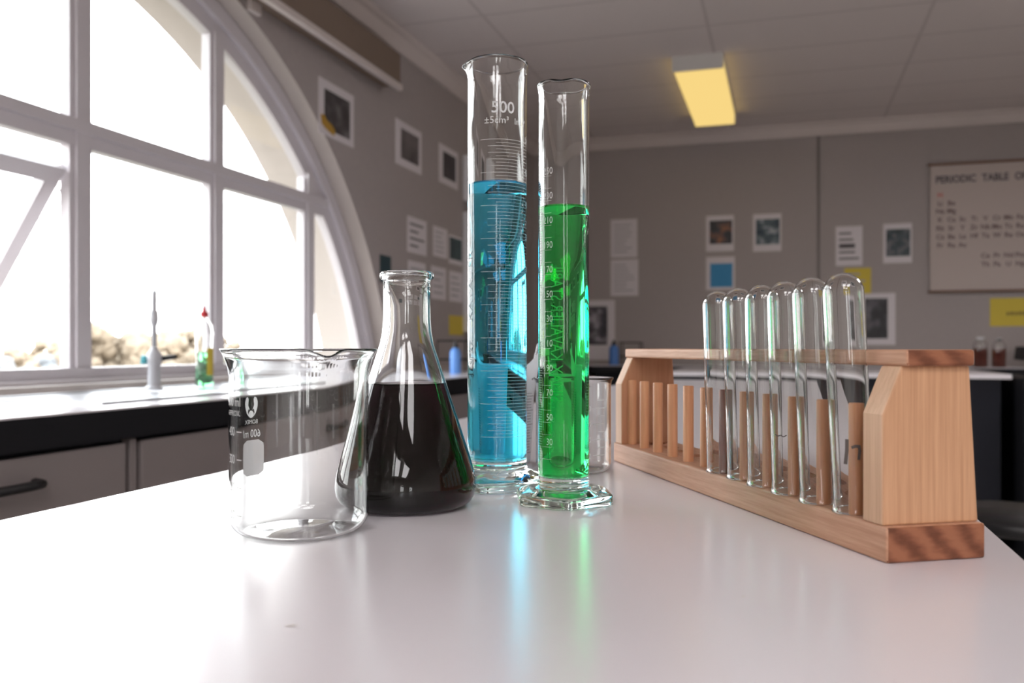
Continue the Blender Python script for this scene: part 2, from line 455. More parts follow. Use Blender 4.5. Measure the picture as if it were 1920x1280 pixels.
# ---------------------------------------------------------------- arched windows
XF0, XF1 = -2.085, -2.030       # depth of the frame
RF = 1.945                      # glass radius
def arch_z(yc, y, R=RF):
    q = R * R - (y - yc) ** 2
    return ARCH_Z + sqrt(q) if q > 0 else -9
GZ0 = ZC - .062                 # glass foot
TZ0, TZ1 = ZC + .622, ZC + .690 # transom
def arched_window(name, yc, opened):
    root = bpy.data.objects.new(name, None); COL.objects.link(root); struct(root)
    root.location = (XL, yc, SILL); off = Vector((-XL, -yc, -SILL))
    def put(nm, b, m, parent=root, **k):
        if parent is root: bmesh.ops.translate(b, verts=b.verts, vec=off)
        return obj(nm, b, m, parent, **k)
    b = bmesh.new(); n = 72; zb = SILL
    o1 = arch_outline(yc, 2.062, zb, n); o2 = arch_outline(yc, RF, zb, n)
    prev = None; first = None
    for (A, B) in zip(o1, o2):
        ring = [b.verts.new((XF0, *A)), b.verts.new((XF1 + .012, *A)), b.verts.new((XF1 + .012, (A[0] + B[0]) / 2, (A[1] + B[1]) / 2)),
                b.verts.new((XF1 - .010, (A[0] + B[0]) / 2, (A[1] + B[1]) / 2)), b.verts.new((XF1 - .012, *B)), b.verts.new((XF0, *B))]
        if prev:
            for i in range(6): b.faces.new((prev[i], prev[(i + 1) % 6], ring[(i + 1) % 6], ring[i]))
        else: first = ring
        prev = ring
    b.faces.new(first); b.faces.new(prev[::-1]); bmesh.ops.recalc_face_normals(b, faces=b.faces)
    put('arch_frame', b, 'frame')
    b = bmesh.new(); box(b, XF0, XF1 + .01, yc - 1.88, yc + 1.88, SILL - .005, GZ0 + .002)
    box(b, XF1, XF1 + .05, yc - 1.93, yc + 1.93, SILL - .005, SILL + .012)
    put('bottom_rail', b, 'frame')
    ks = [-2, -1, 0, 1, 2]; W = .67
    for k in ks:
        y = yc + W * k; b = bmesh.new()
        zt = arch_z(yc, y, RF + .03)
        box(b, XF0, XF1, y - .026, y + .026, GZ0, zt); box(b, XF0 + .008, XF1 - .012, y - .044, y + .044, GZ0, zt - .02)
        put('mullion', b, 'frame')
    b = bmesh.new(); hw = sqrt(RF ** 2 - (TZ0 - ARCH_Z) ** 2) + .03
    box(b, XF0, XF1 + .004, yc - hw, yc + hw, TZ0 + .03, TZ1); box(b, XF0 + .008, XF1 - .008, yc - hw, yc + hw, TZ0 - .012, TZ0 + .031)
    put('transom', b, 'frame')
    # panes, one per opening
    edges = [-3, -2, -1, 0, 1, 2, 3]
    for k0, k1 in zip(edges, edges[1:]):
        for z0, z1 in ((GZ0, TZ0), (TZ1, ARCH_Z + RF)):
            if opened and k0 == -1 and z0 == GZ0: continue
            y0, y1 = yc + W * k0 + .042, yc + W * k1 - .042
            ys = [y0 + (y1 - y0) * i / 24 for i in range(25)]
            ys = [y for y in ys if arch_z(yc, y) > z0 + .01]
            if len(ys) < 2: continue
            pts = [(ys[0], z0), (ys[-1], z0)] + [(y, min(z1, arch_z(yc, y) + .01)) for y in reversed(ys)]
            b = bmesh.new(); prism(b, pts, 'X', -2.062, -2.056); put('pane', b, 'pane')
    if opened:
        # top-hung sash swung outwards
        y0, y1 = yc - W + .046, yc - .050; L = .70; wd = .052
        b = bmesh.new(); t = .02
        box(b, -t, t, y0, y1, -wd, 0); box(b, -t, t, y0, y1, -L, -L + wd); box(b, -t, t, y0, y0 + wd, -L + wd, -wd); box(b, -t, t, y1 - wd, y1, -L + wd, -wd)
        b2 = bmesh.new(); box(b2, -.003, .003, y0 + wd - .005, y1 - wd + .005, -L + wd - .005, -wd + .005)
        R = Matrix.Rotation(radians(35), 4, 'Y'); T = Matrix.Translation((-2.065, 0, ZC + .545))
        for q in (b, b2): bmesh.ops.transform(q, matrix=T @ R, verts=q.verts)
        bmesh.ops.translate(b2, verts=b2.verts, vec=off)
        sash = put('sash', b, 'frame'); obj('sash_pane', b2, 'pane', sash)
        b = bmesh.new(); ya = y1 + .012
        P = lambda s, e: (T @ R @ Vector((e, ya, -s)))
        tube(b, [P(.10, .045), P(.46, .045)], .0035, 6)
        for s in (.06, .18, .31, .45): tube(b, [P(s, .005), P(s + .02, .048)], .003, 6)
        tube(b, [P(.45, .045), Vector((-2.045, ya + .01, ZC + .135))], .0016, 6)
        put('stay', b, 'metal')
    return root
arched_window('window_1', ARCHES[0], True)
for i, (x0, x1, z0, z1) in enumerate(WIN):
    root = bpy.data.objects.new('window_%d' % (i + 2), None); COL.objects.link(root); struct(root); root.location = (0, YR, 0)
    b = bmesh.new()
    for q in ((x0, x0 + .05, z0, z1), (x1 - .05, x1, z0, z1), (x0 + .05, x1 - .05, z0, z0 + .05), (x0 + .05, x1 - .05, z1 - .05, z1), ((x0 + x1) / 2 - .02, (x0 + x1) / 2 + .02, z0 + .05, z1 - .05)):
        box(b, q[0], q[1], -.13, -.07, q[2], q[3])
    obj('frame', b, 'frame', root)
    b = bmesh.new(); box(b, x0 + .04, x1 - .04, -.103, -.097, z0 + .04, z1 - .04); obj('pane', b, 'pane', root)

# pelmet over the first window
pel = thing('blind_pelmet', (XL, 2.2, 0), 'long brown blind box fixed high on the wall above the arched window', 'pelmet')
b = bmesh.new(); box(b, 0, .10, -1.9, 1.83, 2.345, 2.50); obj('casing', b, 'brown', pel)
b = bmesh.new(); box(b, .085, .112, -1.9, 1.83, 2.318, 2.345); obj('bottom_lip', b, 'cornice', pel)

# ================================================================== BENCHES
def worktop(name, x0, x1, y0, y1, label, cat='worktop', th=.066, top='laminate'):
    b = bmesh.new(); fs = box(b, x0, x1, y0, y1, ZT - .004, ZT)
    o = tag(obj(name, b, top), label, cat)
    b = bmesh.new(); box(b, x0, x1, y0, y1, ZT - th, ZT - .004)
    obj('edge_band', b, 'black_edge', o)
    return o
# the bench the glassware stands on
bench = thing('lab_bench', (-.208, 1.75, 0), 'long white laminate lab bench carrying all the front glassware', 'bench')
def rel(b, r): bmesh.ops.translate(b, verts=b.verts, vec=-Vector(r.location)); return b
b = bmesh.new(); box(b, -.552, .137, -.12, 3.56, ZT - .003, ZT); obj('bench_top', rel(b, bench), 'laminate', bench)
b = bmesh.new(); box(b, -.552, .137, -.12, 3.56, ZT - .032, ZT - .003); obj('edge_band', rel(b, bench), 'black_edge', bench)
for (xa, ya) in ((-.50, -.06), (.04, -.06), (-.50, 3.45), (.04, 3.45), (-.50, 1.7), (.04, 1.7)):
    b = bmesh.new(); box(b, xa, xa + .045, ya, ya + .045, 0, ZT - .032); obj('leg', rel(b, bench), 'black_plastic', bench)
b = bmesh.new(); box(b, -.49, .07, -.03, 3.47, ZT - .10, ZT - .032); obj('under_frame', rel(b, bench), 'black_plastic', bench)
# two small blemishes on the surface
stain_m = plain('faint stain', (.5, .44, .38), .5)
def blot(b, cx, cy, rx, ry, rz):
    vs = [b.verts.new((cx + rx * cos(t) * cos(rz) - ry * sin(t) * sin(rz), cy + rx * cos(t) * sin(rz) + ry * sin(t) * cos(rz), ZT + .0003)) for t in [2 * pi * i / 12 for i in range(12)]]
    b.faces.new(vs)
for (x, d, rx, ry) in ((-.101, .3995, .003, .0008), (-.200, .4395, .0014, .0006), (.118, .4465, .0012, .0005)):
    X, Y = room(x, d); b = bmesh.new(); blot(b, X, Y, rx, ry, YAW + .2); obj('stain', rel(b, bench), stain_m, bench)

# counter along the window wall
XCF = -1.343
wt = worktop('worktop', XL + .021, XCF, YR + .02, YB - .02, 'white worktop with a thick black edge running along under the arched window')
def cabinet(y0, y1, label, hy=None):
    w = y1 - y0
    r = thing('cabinet', (XL, y0, 0), label, 'cabinet', group='cabinets along the window wall')
    b = bmesh.new(); box(b, .05, .559, .001, w - .001, .0, ZT - .068); obj('carcass', b, 'cab_dark', r)
    b = bmesh.new(); box(b, .565, .583, .025, w - .025, .10, ZT - .078); dr = obj('door', b, 'cab', r, bevel=.002)
    if hy is not None:
        b = bmesh.new(); hz = .772; q = hy - y0
        tube(b, [(.584, q - .20, hz), (.612, q - .19, hz), (.618, q - .16, hz), (.618, q - .04, hz), (.612, q - .01, hz), (.584, q, hz)], .009, 8)
        obj('handle', b, 'black_plastic', dr)
    for u in (.0005, w - .0095):
        b = bmesh.new(); box(b, .558, .580, u, u + .009, .05, ZT - .072); obj('stile', b, 'cab', r)
    return r
W0 = .80
y = 1.581 - W0
cabinet(y, y + W0, 'taupe cabinet under the window counter with a black bar handle in view', 1.315)
cabinet(y + W0, y + 2 * W0, 'plain taupe cabinet door under the window counter, beyond the dark gap')
cabinet(y + 2 * W0, y + 3 * W0, 'taupe cabinet of the window counter seen only through the glass beaker', 2.66)
for i in range(3, 7): cabinet(y + i * W0, y + (i + 1) * W0, 'taupe cabinet of the window counter, far end behind the glassware')

# counter along the back wall and the second bench
worktop('worktop', XCF + .002, XR - .02, 6.22, YB - .02, 'white worktop along the back wall below the pinned papers', th=.05)
for i in range(7):
    x0 = XCF + .02 + i * .66
    r = thing('cabinet', (x0, 6.27, 0), 'dark navy cabinet under the back wall worktop', 'cabinet', group='dark cabinets along the back wall')
    b = bmesh.new(); box(b, .002, .658, .02, .52, 0, ZT - .052); obj('carcass', b, 'cab_dark', r)
    b = bmesh.new(); box(b, .008, .652, .0, .02, .1, ZT - .06); d = obj('door', b, 'navy', r)
    b = bmesh.new(); box(b, .56, .575, -.018, .0, .55, .70); obj('handle', b, 'black_plastic', d)
b2r = thing('lab_bench', (.24, 5.1, 0), 'second white-topped bench with dark sides standing across the back of the room', 'bench')
b = bmesh.new(); box(b, -.62, 1.04, 4.70, 5.75, ZT - .022, ZT); obj('bench_top', rel(b, b2r), 'laminate', b2r)
b = bmesh.new(); box(b, -.58, 1.00, 4.74, 5.71, .0, ZT - .022); obj('plinth', rel(b, b2r), 'navy', b2r)

cb = thing('storage_cupboard', (1.42, 4.95, 0), 'low near-black cupboard standing at the right end of the second bench', 'cupboard')
b = bmesh.new(); box(b, -.35, .35, -.33, .35, 0, .885); obj('carcass', b, 'cab_dark', cb, bevel=.004)
for k in (-1, 0):
    b = bmesh.new(); box(b, -.345 + .345 * (k + 1), -.005 + .345 * (k + 1), -.352, -.331, .06, .84); d_ = obj('door', b, 'navy', cb)
    b = bmesh.new(); tube(b, [(-.345 * 0 + (.28 if k == 0 else -.03) * 1 - (.25 if k == 0 else 0), -.37, .5), ((.03 if k == 0 else -.03), -.37, .62)], .006, 8); obj('handle', b, 'chrome', d_)

# ---------------------------------------------------------------- sink, tap, bottle by the window
sx, sy = -1.66, 2.12
sink = thing('sink', (sx, sy, ZT), 'shallow stainless steel sink with drainer let into the window counter', 'sink')
b = bmesh.new()
for q in ((-.22, -.19, -.52, .52), (.17, .20, -.52, .52), (-.19, .17, -.52, -.49), (-.19, .17, .49, .52), (-.19, .17, -.03, .03)): box(b, q[0], q[1], q[2], q[3], .0005, .006)
obj('rim', b, 'steel', sink)
b = bmesh.new(); box(b, -.19, .17, .03, .49, .0005, .0025); box(b, -.19, .17, -.49, -.03, .0005, .0025)
obj('basin', b, 'steel', sink)
tx, ty = -1.745, 2.115
tap = thing('swan_neck_tap', (tx, ty, ZT + .006), 'slim grey swan-neck tap rising from the sink before the window', 'tap', rz=atan2(-ty, -tx) )
b = bmesh.new(); lathe(b, [(0, 0), (.026, 0), (.026, .006), (.018, .012), (.017, .07), (.022, .078), (.022, .10), (.014, .112), (.007, .125), (0, .125)], 24); obj('body', b, 'satin', tap, sharp=40)
b = bmesh.new(); pts = [(0, 0, .12), (0, 0, .235)] + [(.045 - .045 * cos(t), 0, .235 + .045 * sin(t)) for t in [pi * i / 10 for i in range(1, 11)]] + [(.09, 0, .20)]
tube(b, pts, [.0075] * (len(pts) - 1) + [.0075], 12); obj('spout', b, 'satin', tap)
b = bmesh.new(); tube(b, [(.09, 0, .225), (.09, 0, .20), (.09, 0, .185)], [.010, .012, .009], 12); obj('nozzle', b, 'satin', tap)
b = bmesh.new(); tube(b, [(0, .018, .09), (0, .05, .094), (0, .062, .095)], [.008, .007, .006], 10); obj('lever', b, 'black_plastic', tap)
b = bmesh.new(); tube(b, [(0, -.018, .085), (0, -.036, .088)], [.012, .013], 12); obj('lever_cap', b, 'teal', tap)

def vessel_with_liquid(parent, outer, inner, level, liq, body='body', gm='glass', seg=64, lip=None, liq_name='liquid', n_l=1.33, n_g=1.47, sharp=50):
    """outer: profile from bottom centre up to the rim; inner: profile from the rim down to the inside bottom centre."""
    above = [p for p in inner if p[1] > level]
    i = len(above); a, c = inner[i - 1], inner[i]
    t = (a[1] - level) / (a[1] - c[1]); rl = a[0] + (c[0] - a[0]) * t
    b = bmesh.new(); lathe(b, list(outer) + above + [(rl, level)], seg)
    if lip: lip(b)
    o = obj(body, b, gm, parent, sharp=sharp)
    below = list(inner[i:])[::-1]
    b = bmesh.new(); lathe(b, below + [(rl, level)], seg)
    m = .0012
    lathe(b, [(rl, level), (rl - .4 * m, level - .5 * m), (rl - 1.4 * m, level - .9 * m), (rl - 3 * m, level - m), (0, level - m)], seg, mi=1)
    bmesh.ops.remove_doubles(b, verts=b.verts, dist=1e-6)
    l = obj(liq_name, b, liq, parent); set_iors(l, n_l / n_g, n_l)
    return o, l

bx, by = -1.738, 2.335
soap = thing('soap_bottle', (bx, by, ZT + .0065), 'clear bottle of green washing-up liquid with red cap beside the tap', 'bottle', rz=YAW)
ou = [(0, 0), (.024, 0), (.028, .004), (.026, .03), (.024, .09), (.025, .14), (.027, .165), (.024, .19), (.014, .208), (.009, .214), (.009, .222)]
inn = [(.0078, .222), (.0078, .213), (.013, .2065), (.0228, .189), (.0258, .165), (.0238, .14), (.0228, .09), (.0248, .03), (.0262, .005), (.0225, .0015), (0, .0015)]
vessel_with_liquid(soap, ou, inn, .108, 'liq_soap', body='bottle_body', seg=40)
soap.children[1]['label'] = 'green washing-up liquid'
b = bmesh.new(); lathe(b, [(0, .2165), (.0125, .2165), (.0125, .232), (.006, .236), (.0045, .250), (0, .251)], 24); o = obj('cap', b, 'red', soap, sharp=40); o['label'] = 'red screw cap'
b = bmesh.new(); add_patch(b, -.014, .014, 0, .085, on_cyl(.0284, 1.1, .035), 8, 2); o = obj('label_sticker', b, 'yellow', soap); o['label'] = 'yellow paper label'

# ---------------------------------------------------------------- small things at the far end
def jar(x, y, z, h, r, liq, label, group=None, lid='white_plastic'):
    t = thing('reagent_jar', (x, y, z), label, 'jar', group=group)
    ou = [(0, 0), (r * .9, 0), (r, .004), (r, h * .72), (r * .9, h * .8), (r * .5, h * .88), (r * .5, h * .93)]
    inn = [(r * .5 - .003, h * .93), (r * .5 - .003, h * .88), (r * .9 - .003, h * .79), (r - .003, h * .71), (r - .003, .006), (r * .85, .004), (0, .004)]
    vessel_with_liquid(t, ou, inn, h * .62, liq, body='jar_body', seg=32)
    b = bmesh.new(); lathe(b, [(0, h * .90), (r * .42, h * .90), (r * .55, h * .94), (r * .55, h), (0, h)], 20); obj('stopper', b, lid, t, sharp=40)
    return t
jar(1.245, 6.47, ZT, .20, .042, 'liq_amber', 'brown reagent jar partly behind the near end of the rack')
jar(1.345, 6.42, ZT, .19, .040, 'liq_amber', 'brown reagent jar with pale stopper beside the dark binder', lid=M['chrome'])
bd = thing('ring_binder', (1.66, 6.45, ZT), 'dark binder lying tilted on the back worktop under the yellow sign', 'binder', rz=.2)
b = bmesh.new(); box(b, -.18, .16, -.13, .13, .0, .012); box(b, -.18, .16, -.13, .13, .075, .087); box(b, -.18, -.168, -.13, .13, .012, .075)
bmesh.ops.rotate(b, verts=b.verts, cent=(-.18, 0, 0), matrix=Matrix.Rotation(.14, 3, 'Y')); bmesh.ops.translate(b, verts=b.verts, vec=(0, 0, .05)); obj('cover', b, 'black_plastic', bd)
b = bmesh.new(); box(b, -.165, .15, -.12, .12, .012, .075)
bmesh.ops.rotate(b, verts=b.verts, cent=(-.18, 0, 0), matrix=Matrix.Rotation(.14, 3, 'Y')); bmesh.ops.translate(b, verts=b.verts, vec=(0, 0, .05)); obj('pages', b, plain('greyed pages', (.25, .22, .24), .8), bd)
def squeeze_bottle(x, y, z, h, r, label, m='blue_plastic', cap='black_plastic'):
    t = thing('squeeze_bottle', (x, y, z), label, 'bottle')
    b = bmesh.new(); lathe(b, [(0, 0), (r, 0), (r, h * .62), (r * .8, h * .72), (r * .42, h * .78), (0, h * .78)], 28); obj('bottle_body', b, m, t, sharp=50)
    b = bmesh.new(); lathe(b, [(0, h * .775), (r * .5, h * .775), (r * .5, h * .9), (r * .2, h * .92), (r * .1, h), (0, h)], 20); obj('cap', b, cap, t, sharp=40)
    return t
squeeze_bottle(-1.545, 4.03, ZT, .165, .027, 'blue squeeze bottle at the far end of the window counter', plain('pale blue plastic', (.13, .32, .78), .45))
squeeze_bottle(-1.205, 6.42, ZT, .19, .035, 'dark blue squeeze bottle on the back worktop beside the far end of the rack')
# rack of little bottles behind, in the corner
def wire_stand(x, y, z, w, d, h, label):
    t = thing('wire_stand', (x, y, z), label, 'stand')
    for sx_ in (-w / 2, w / 2):
        for sy_ in (-d / 2, d / 2):
            b = bmesh.new(); tube(b, [(sx_, sy_, 0), (sx_, sy_, h)], .004, 6); obj('upright', b, 'black_plastic', t)
    for z in (h, h * .35 + .008):
        b = bmesh.new(); box(b, -w / 2, w / 2, -d / 2, d / 2, z - .008, z); obj('tray', b, 'cab_dark', t)
    return t
wire_stand(-1.72, 4.55, ZT, .16, .26, .17, 'dark wire stand on the far window counter behind the blue bottle')
wire_stand(-1.09, 6.5, ZT, .15, .12, .17, 'dark wire stand on the back worktop beside the dark blue bottle')
b = bmesh.new(); lathe(b, [(0, 0), (.03, 0), (.034, .05), (.03, .10), (.016, .13), (0, .145)], 24)
o = obj('white_bulb', b, 'white_plastic', loc=(-1.80, 3.86, ZT)); o.name = 'wash_bottle'; tag(o, 'small white bottle on the window counter peeping past the flask neck', 'bottle')
# white boxes on the window wall, edge-on behind the blue cylinder
for (z0, z1, lab) in ((ZC + .93, ZC + 1.22, 'upper white wall box just left of the tall blue cylinder'), (ZC + .10, ZC + .86, 'tall lower white wall box just left of the blue cylinder')):
    t = thing('wall_box', (XL + .001, 5.185, z0), lab, 'wall box')
    b = bmesh.new(); box(b, 0, .11, 0, .20, 0, z1 - z0); obj('casing', b, 'white_plastic', t, bevel=.008)
    b = bmesh.new(); box(b, .11, .116, .02, .18, .02, z1 - z0 - .02); obj('front_cover', b, 'white_plastic', t)

# stool at the right
st = thing('lab_stool', (.575, 2.58, 0), 'black lab stool tucked in the dark beyond the near end of the rack', 'stool')
b = bmesh.new(); lathe(b, [(0, .555), (.16, .555), (.172, .567), (.172, .585), (.158, .60), (0, .603)], 40); obj('seat', b, 'black_plastic', st, sharp=60)
for k in range(4):
    a = pi / 4 + k * pi / 2; b = bmesh.new(); tube(b, [(.20 * cos(a), .20 * sin(a), 0), (.13 * cos(a), .13 * sin(a), .555)], .011, 10); obj('leg', b, 'black_plastic', st)
b = bmesh.new(); tube(b, [(.175 * cos(t), .175 * sin(t), .22) for t in [2 * pi * i / 32 for i in range(33)]], .008, 8, False); obj('foot_ring', b, 'chrome', st)

# ceiling lamp
lp = thing('ceiling_lamp', (-.462, 5.63, ZCEIL), 'glowing yellow box-shaped light fitting on the ceiling', 'lamp')
b = bmesh.new(); box(b, -.140, .140, -.655, .655, -.012, 0); box(b, -.140, .140, -.655, -.64, -.085, -.012); box(b, -.140, .140, .64, .655, -.085, -.012); obj('casing', b, 'lamp_body', lp)
b = bmesh.new(); box(b, -.132, .132, -.639, .639, -.082, -.013); obj('diffuser', b, 'lamp', lp)

# the brighter fittings over the near half of the room, plus an added far one
first_lamp = None
for i, (lx, ly) in enumerate(((1.20, -1.20), (.15, -1.45), (1.20, -3.2), (.15, -3.2), (1.95, 3.95))):
    if first_lamp is None:
        first_lamp = thing('ceiling_panel_lamp', (lx, ly, ZCEIL), 'white ceiling light fitting over the near half of the room, behind the viewer', 'lamp', group='ceiling lights behind the viewer')
        b = bmesh.new(); box(b, -.30, .30, -.62, .62, -.012, 0); box(b, -.30, .30, -.62, -.60, -.085, -.012); box(b, -.30, .30, .60, .62, -.085, -.012); obj('casing', b, 'lamp_body', first_lamp)
        b = bmesh.new(); box(b, -.29, .29, -.599, .599, -.082, -.013); obj('diffuser', b, 'lamp_white', first_lamp)
    else:
        c_ = copy_thing(first_lamp, (lx, ly, ZCEIL))
        if ly > 0: c_['label'] = 'added unseen white ceiling light over the far right, brightening the back wall'; del c_['group']  # this copy is an added lamp, out of view, to lift the back wall

# ---------------------------------------------------------------- papers on the walls
def sheet(wall, a0, a1, z0, z1, label, cat, name, paper='paper', pic=None, inset=(.12, .12, .1, .1), lines=0, ink='pale_ink', group=None, heavy=0, rot=0, th=.0015):
    w, h = a1 - a0, z1 - z0
    t = tag(bpy.data.objects.new(name, None), label, cat, group); COL.objects.link(t); t.empty_display_size = .05
    if wall == 'back': t.location = (a0, YB, z0); t.rotation_euler = (0, rot, 0)
    else: t.location = (XL, a0, z0); t.rotation_euler = (rot, 0, pi / 2)       # local x runs along +y, local -y looks into the room
    def slab(nm, u0, u1, v0, v1, d0, d1, m):
        b = bmesh.new(); box(b, u0, u1, -d1, -d0, v0, v1); return obj(nm, b, m, t)
    slab('sheet', 0, w, 0, h, 0, th, paper)
    if pic is not None: slab('picture', w * inset[0], w * (1 - inset[1]), h * inset[2], h * (1 - inset[3]), th, th + .0006, pic)
    if lines:
        b = bmesh.new(); rnd = random.Random(label)
        for i in range(lines):
            z = h * (.90 - .80 * (i + .5) / lines); hh = h * .80 / lines * (.28 if i not in (heavy or ()) else .7)
            box(b, w * .12, w * (.55 + .33 * rnd.random()), -th - .0005, -th, z - hh / 2, z + hh / 2)
        obj('printed_lines', b, ink, t)
    return t
dark = ((.015, .012, .014), (.05, .045, .05), (.16, .15, .16))
P_dark = picture_mat('night photograph', dark, 9, 1)
P_dark2 = picture_mat('grey photograph', ((.07, .06, .065), (.13, .115, .12), (.17, .15, .155)), 8, 2)
P_dark3 = picture_mat('dim photograph', ((.02, .016, .02), (.035, .03, .035), (.06, .05, .055)), 8, 3)
P_town = picture_mat('street photograph', ((.02, .018, .02), (.05, .05, .06), (.30, .13, .07)), 14, 4)
P_snow = picture_mat('mountain photograph', ((.02, .04, .06), (.10, .14, .16), (.60, .60, .66)), 12, 9)
P_crowd = picture_mat('crowd photograph', ((.015, .03, .035), (.05, .07, .08), (.22, .20, .22)), 16, 6)
P_face = picture_mat('black and white photograph', ((.02, .018, .025), (.08, .075, .09), (.40, .37, .41)), 11, 8)
P_face2 = picture_mat('dark portrait photograph', ((.012, .01, .014), (.03, .03, .035), (.16, .15, .17)), 8, 12)
P_teal = picture_mat('teal photograph', ((.01, .03, .035), (.02, .05, .055), (.04, .08, .08)), 10, 5)
L = 'left'
t = sheet(L, 3.393, 3.72, ZC + .942, ZC + 1.187, 'mounted dark photograph with a yellow corner, nearest the arch on the window wall', 'photograph', 'photo_print', pic=P_dark, inset=(.15, .12, .12, .16))
b = bmesh.new(); pr_ = [(0.0, .07), (.03, .075), (.06, .055), (.10, .045), (.13, .025), (.12, .0), (.06, .012), (.01, .03)]
prism(b, [(x + .015, z + .012) for x, z in pr_], 'Y', -.0034, -.0022); o = obj('yellow_corner', b, plain('golden yellow print', (.42, .24, .03), .7), t); o['label'] = 'golden yellow patch of the photograph'
sheet(L, 4.183, 4.528, ZC + .967, ZC + 1.204, 'mounted greyish photograph, middle of the upper three on the window wall', 'photograph', 'photo_print', pic=P_dark2, inset=(.2, .12, .17, .16))
sheet(L, 4.789, 5.098, ZC + .98, ZC + 1.21, 'mounted near-black photograph, highest row, beside the white wall box', 'photograph', 'photo_print', pic=P_dark3, inset=(.2, .12, .17, .16))
def lw(px, d=None): pass
sheet(L, 4.00, 4.13, ZC + .33, ZC + .47, 'small dark teal card on the window wall above the flask mouth', 'card', 'wall_card', paper='dark_teal')
sheet(L, 4.335, 4.60, ZC + .52, ZC + .715, 'pale notice with two dark lines, first of the upper notices above the flask', 'notice', 'wall_notice', lines=4, ink='ink')
sheet(L, 4.70, 4.92, ZC + .535, ZC + .71, 'pale printed notice, second of the upper notices above the flask', 'notice', 'wall_notice', lines=5)
sheet(L, 4.95, 5.18, ZC + .515, ZC + .69, 'notice with a dark teal photograph near the blue cylinder', 'photograph', 'photo_print', pic=P_teal, inset=(.05, .06, .16, .08))
sheet(L, 4.345, 4.585, ZC + .30, ZC + .475, 'pale blank-looking notice partly hidden by the flask mouth', 'notice', 'wall_notice', lines=3)
sheet(L, 4.67, 4.90, ZC + .285, ZC + .475, 'pale notice, middle of the lower row to the right of the flask mouth', 'notice', 'wall_notice', lines=4)
sheet(L, 4.955, 5.18, ZC + .285, ZC + .47, 'pale notice, lower row, touching the edge of the blue cylinder', 'notice', 'wall_notice', lines=4)
sheet(L, 4.95, 5.20, ZC + .08, ZC + .20, 'yellow card low on the window wall beside the blue cylinder', 'card', 'wall_card', paper='yellow')
B = 'back'
sheet(B, -1.302, -1.092, ZC + .707, ZC + 1.007, 'upper of two pale typed sheets right of the green cylinder', 'notice', 'wall_notice', lines=8)
sheet(B, -1.302, -1.085, ZC + .407, ZC + .692, 'lower of two pale typed sheets right of the green cylinder', 'notice', 'wall_notice', lines=8)
sheet(B, -.566, -.361, ZC + .733, ZC + 1.003, 'brownish street photograph pinned over the blue card', 'photograph', 'photo_print', pic=P_town, inset=(.12, .06, .2, .14))
sheet(B, -.566, -.354, ZC + .44, ZC + .69, 'white sheet with a plain blue square below the brownish photograph', 'card', 'wall_card', pic='blue_card', inset=(.14, .08, .08, .2))
sheet(B, -.222, -.019, ZC + .721, ZC + 1.0, 'photograph with a snowy white foreground, right of the brownish one', 'photograph', 'photo_print', pic=P_snow, inset=(.1, .06, .18, .14))
sheet(B, .361, .542, ZC + .598, ZC + .884, 'white sheet with one bold dark heading right of the wall joint', 'notice', 'wall_notice', lines=5, heavy=(2,), ink='ink')
sheet(B, .681, .871, ZC + .608, ZC + .89, 'dark teal crowd photograph between the bold sheet and the large chart', 'photograph', 'photo_print', pic=P_crowd, inset=(.1, .06, .17, .14))
sheet(B, .42, .60, ZC + .39, ZC + .579, 'yellow card half hidden behind the nearest test tube', 'card', 'wall_card', paper='yellow', lines=3)
sheet(B, .507, .762, ZC + .022, ZC + .394, 'large black and white portrait in a white border behind the rack rail', 'photograph', 'photo_print', pic=P_face2, inset=(.2, .2, .12, .1))
sheet(B, -1.56, -1.268, ZC - .095, ZC + .376, 'large black and white print beside the green cylinder, above the worktop', 'photograph', 'photo_print', pic=P_face, inset=(.12, .2, .25, .1))
sheet(B, 1.368, 1.80, ZC + .150, ZC + .345, 'yellow sign with a faint dark word under the large chart', 'sign', 'wall_sign', paper='yellow')
b = bmesh.new(); rnd = random.Random(3)
for i in range(6): box(b, 1.47 + .025 * i, 1.488 + .025 * i, YB - .0022, YB - .0016, ZC + .225, ZC + .225 + .02 + .012 * rnd.random())
sg = [o for o in bpy.data.objects if o.name.startswith('wall_sign')][0]
bmesh.ops.translate(b, verts=b.verts, vec=-sg.location); obj('printed_word', b, plain('faded print', (.22, .16, .04), .7), sg)

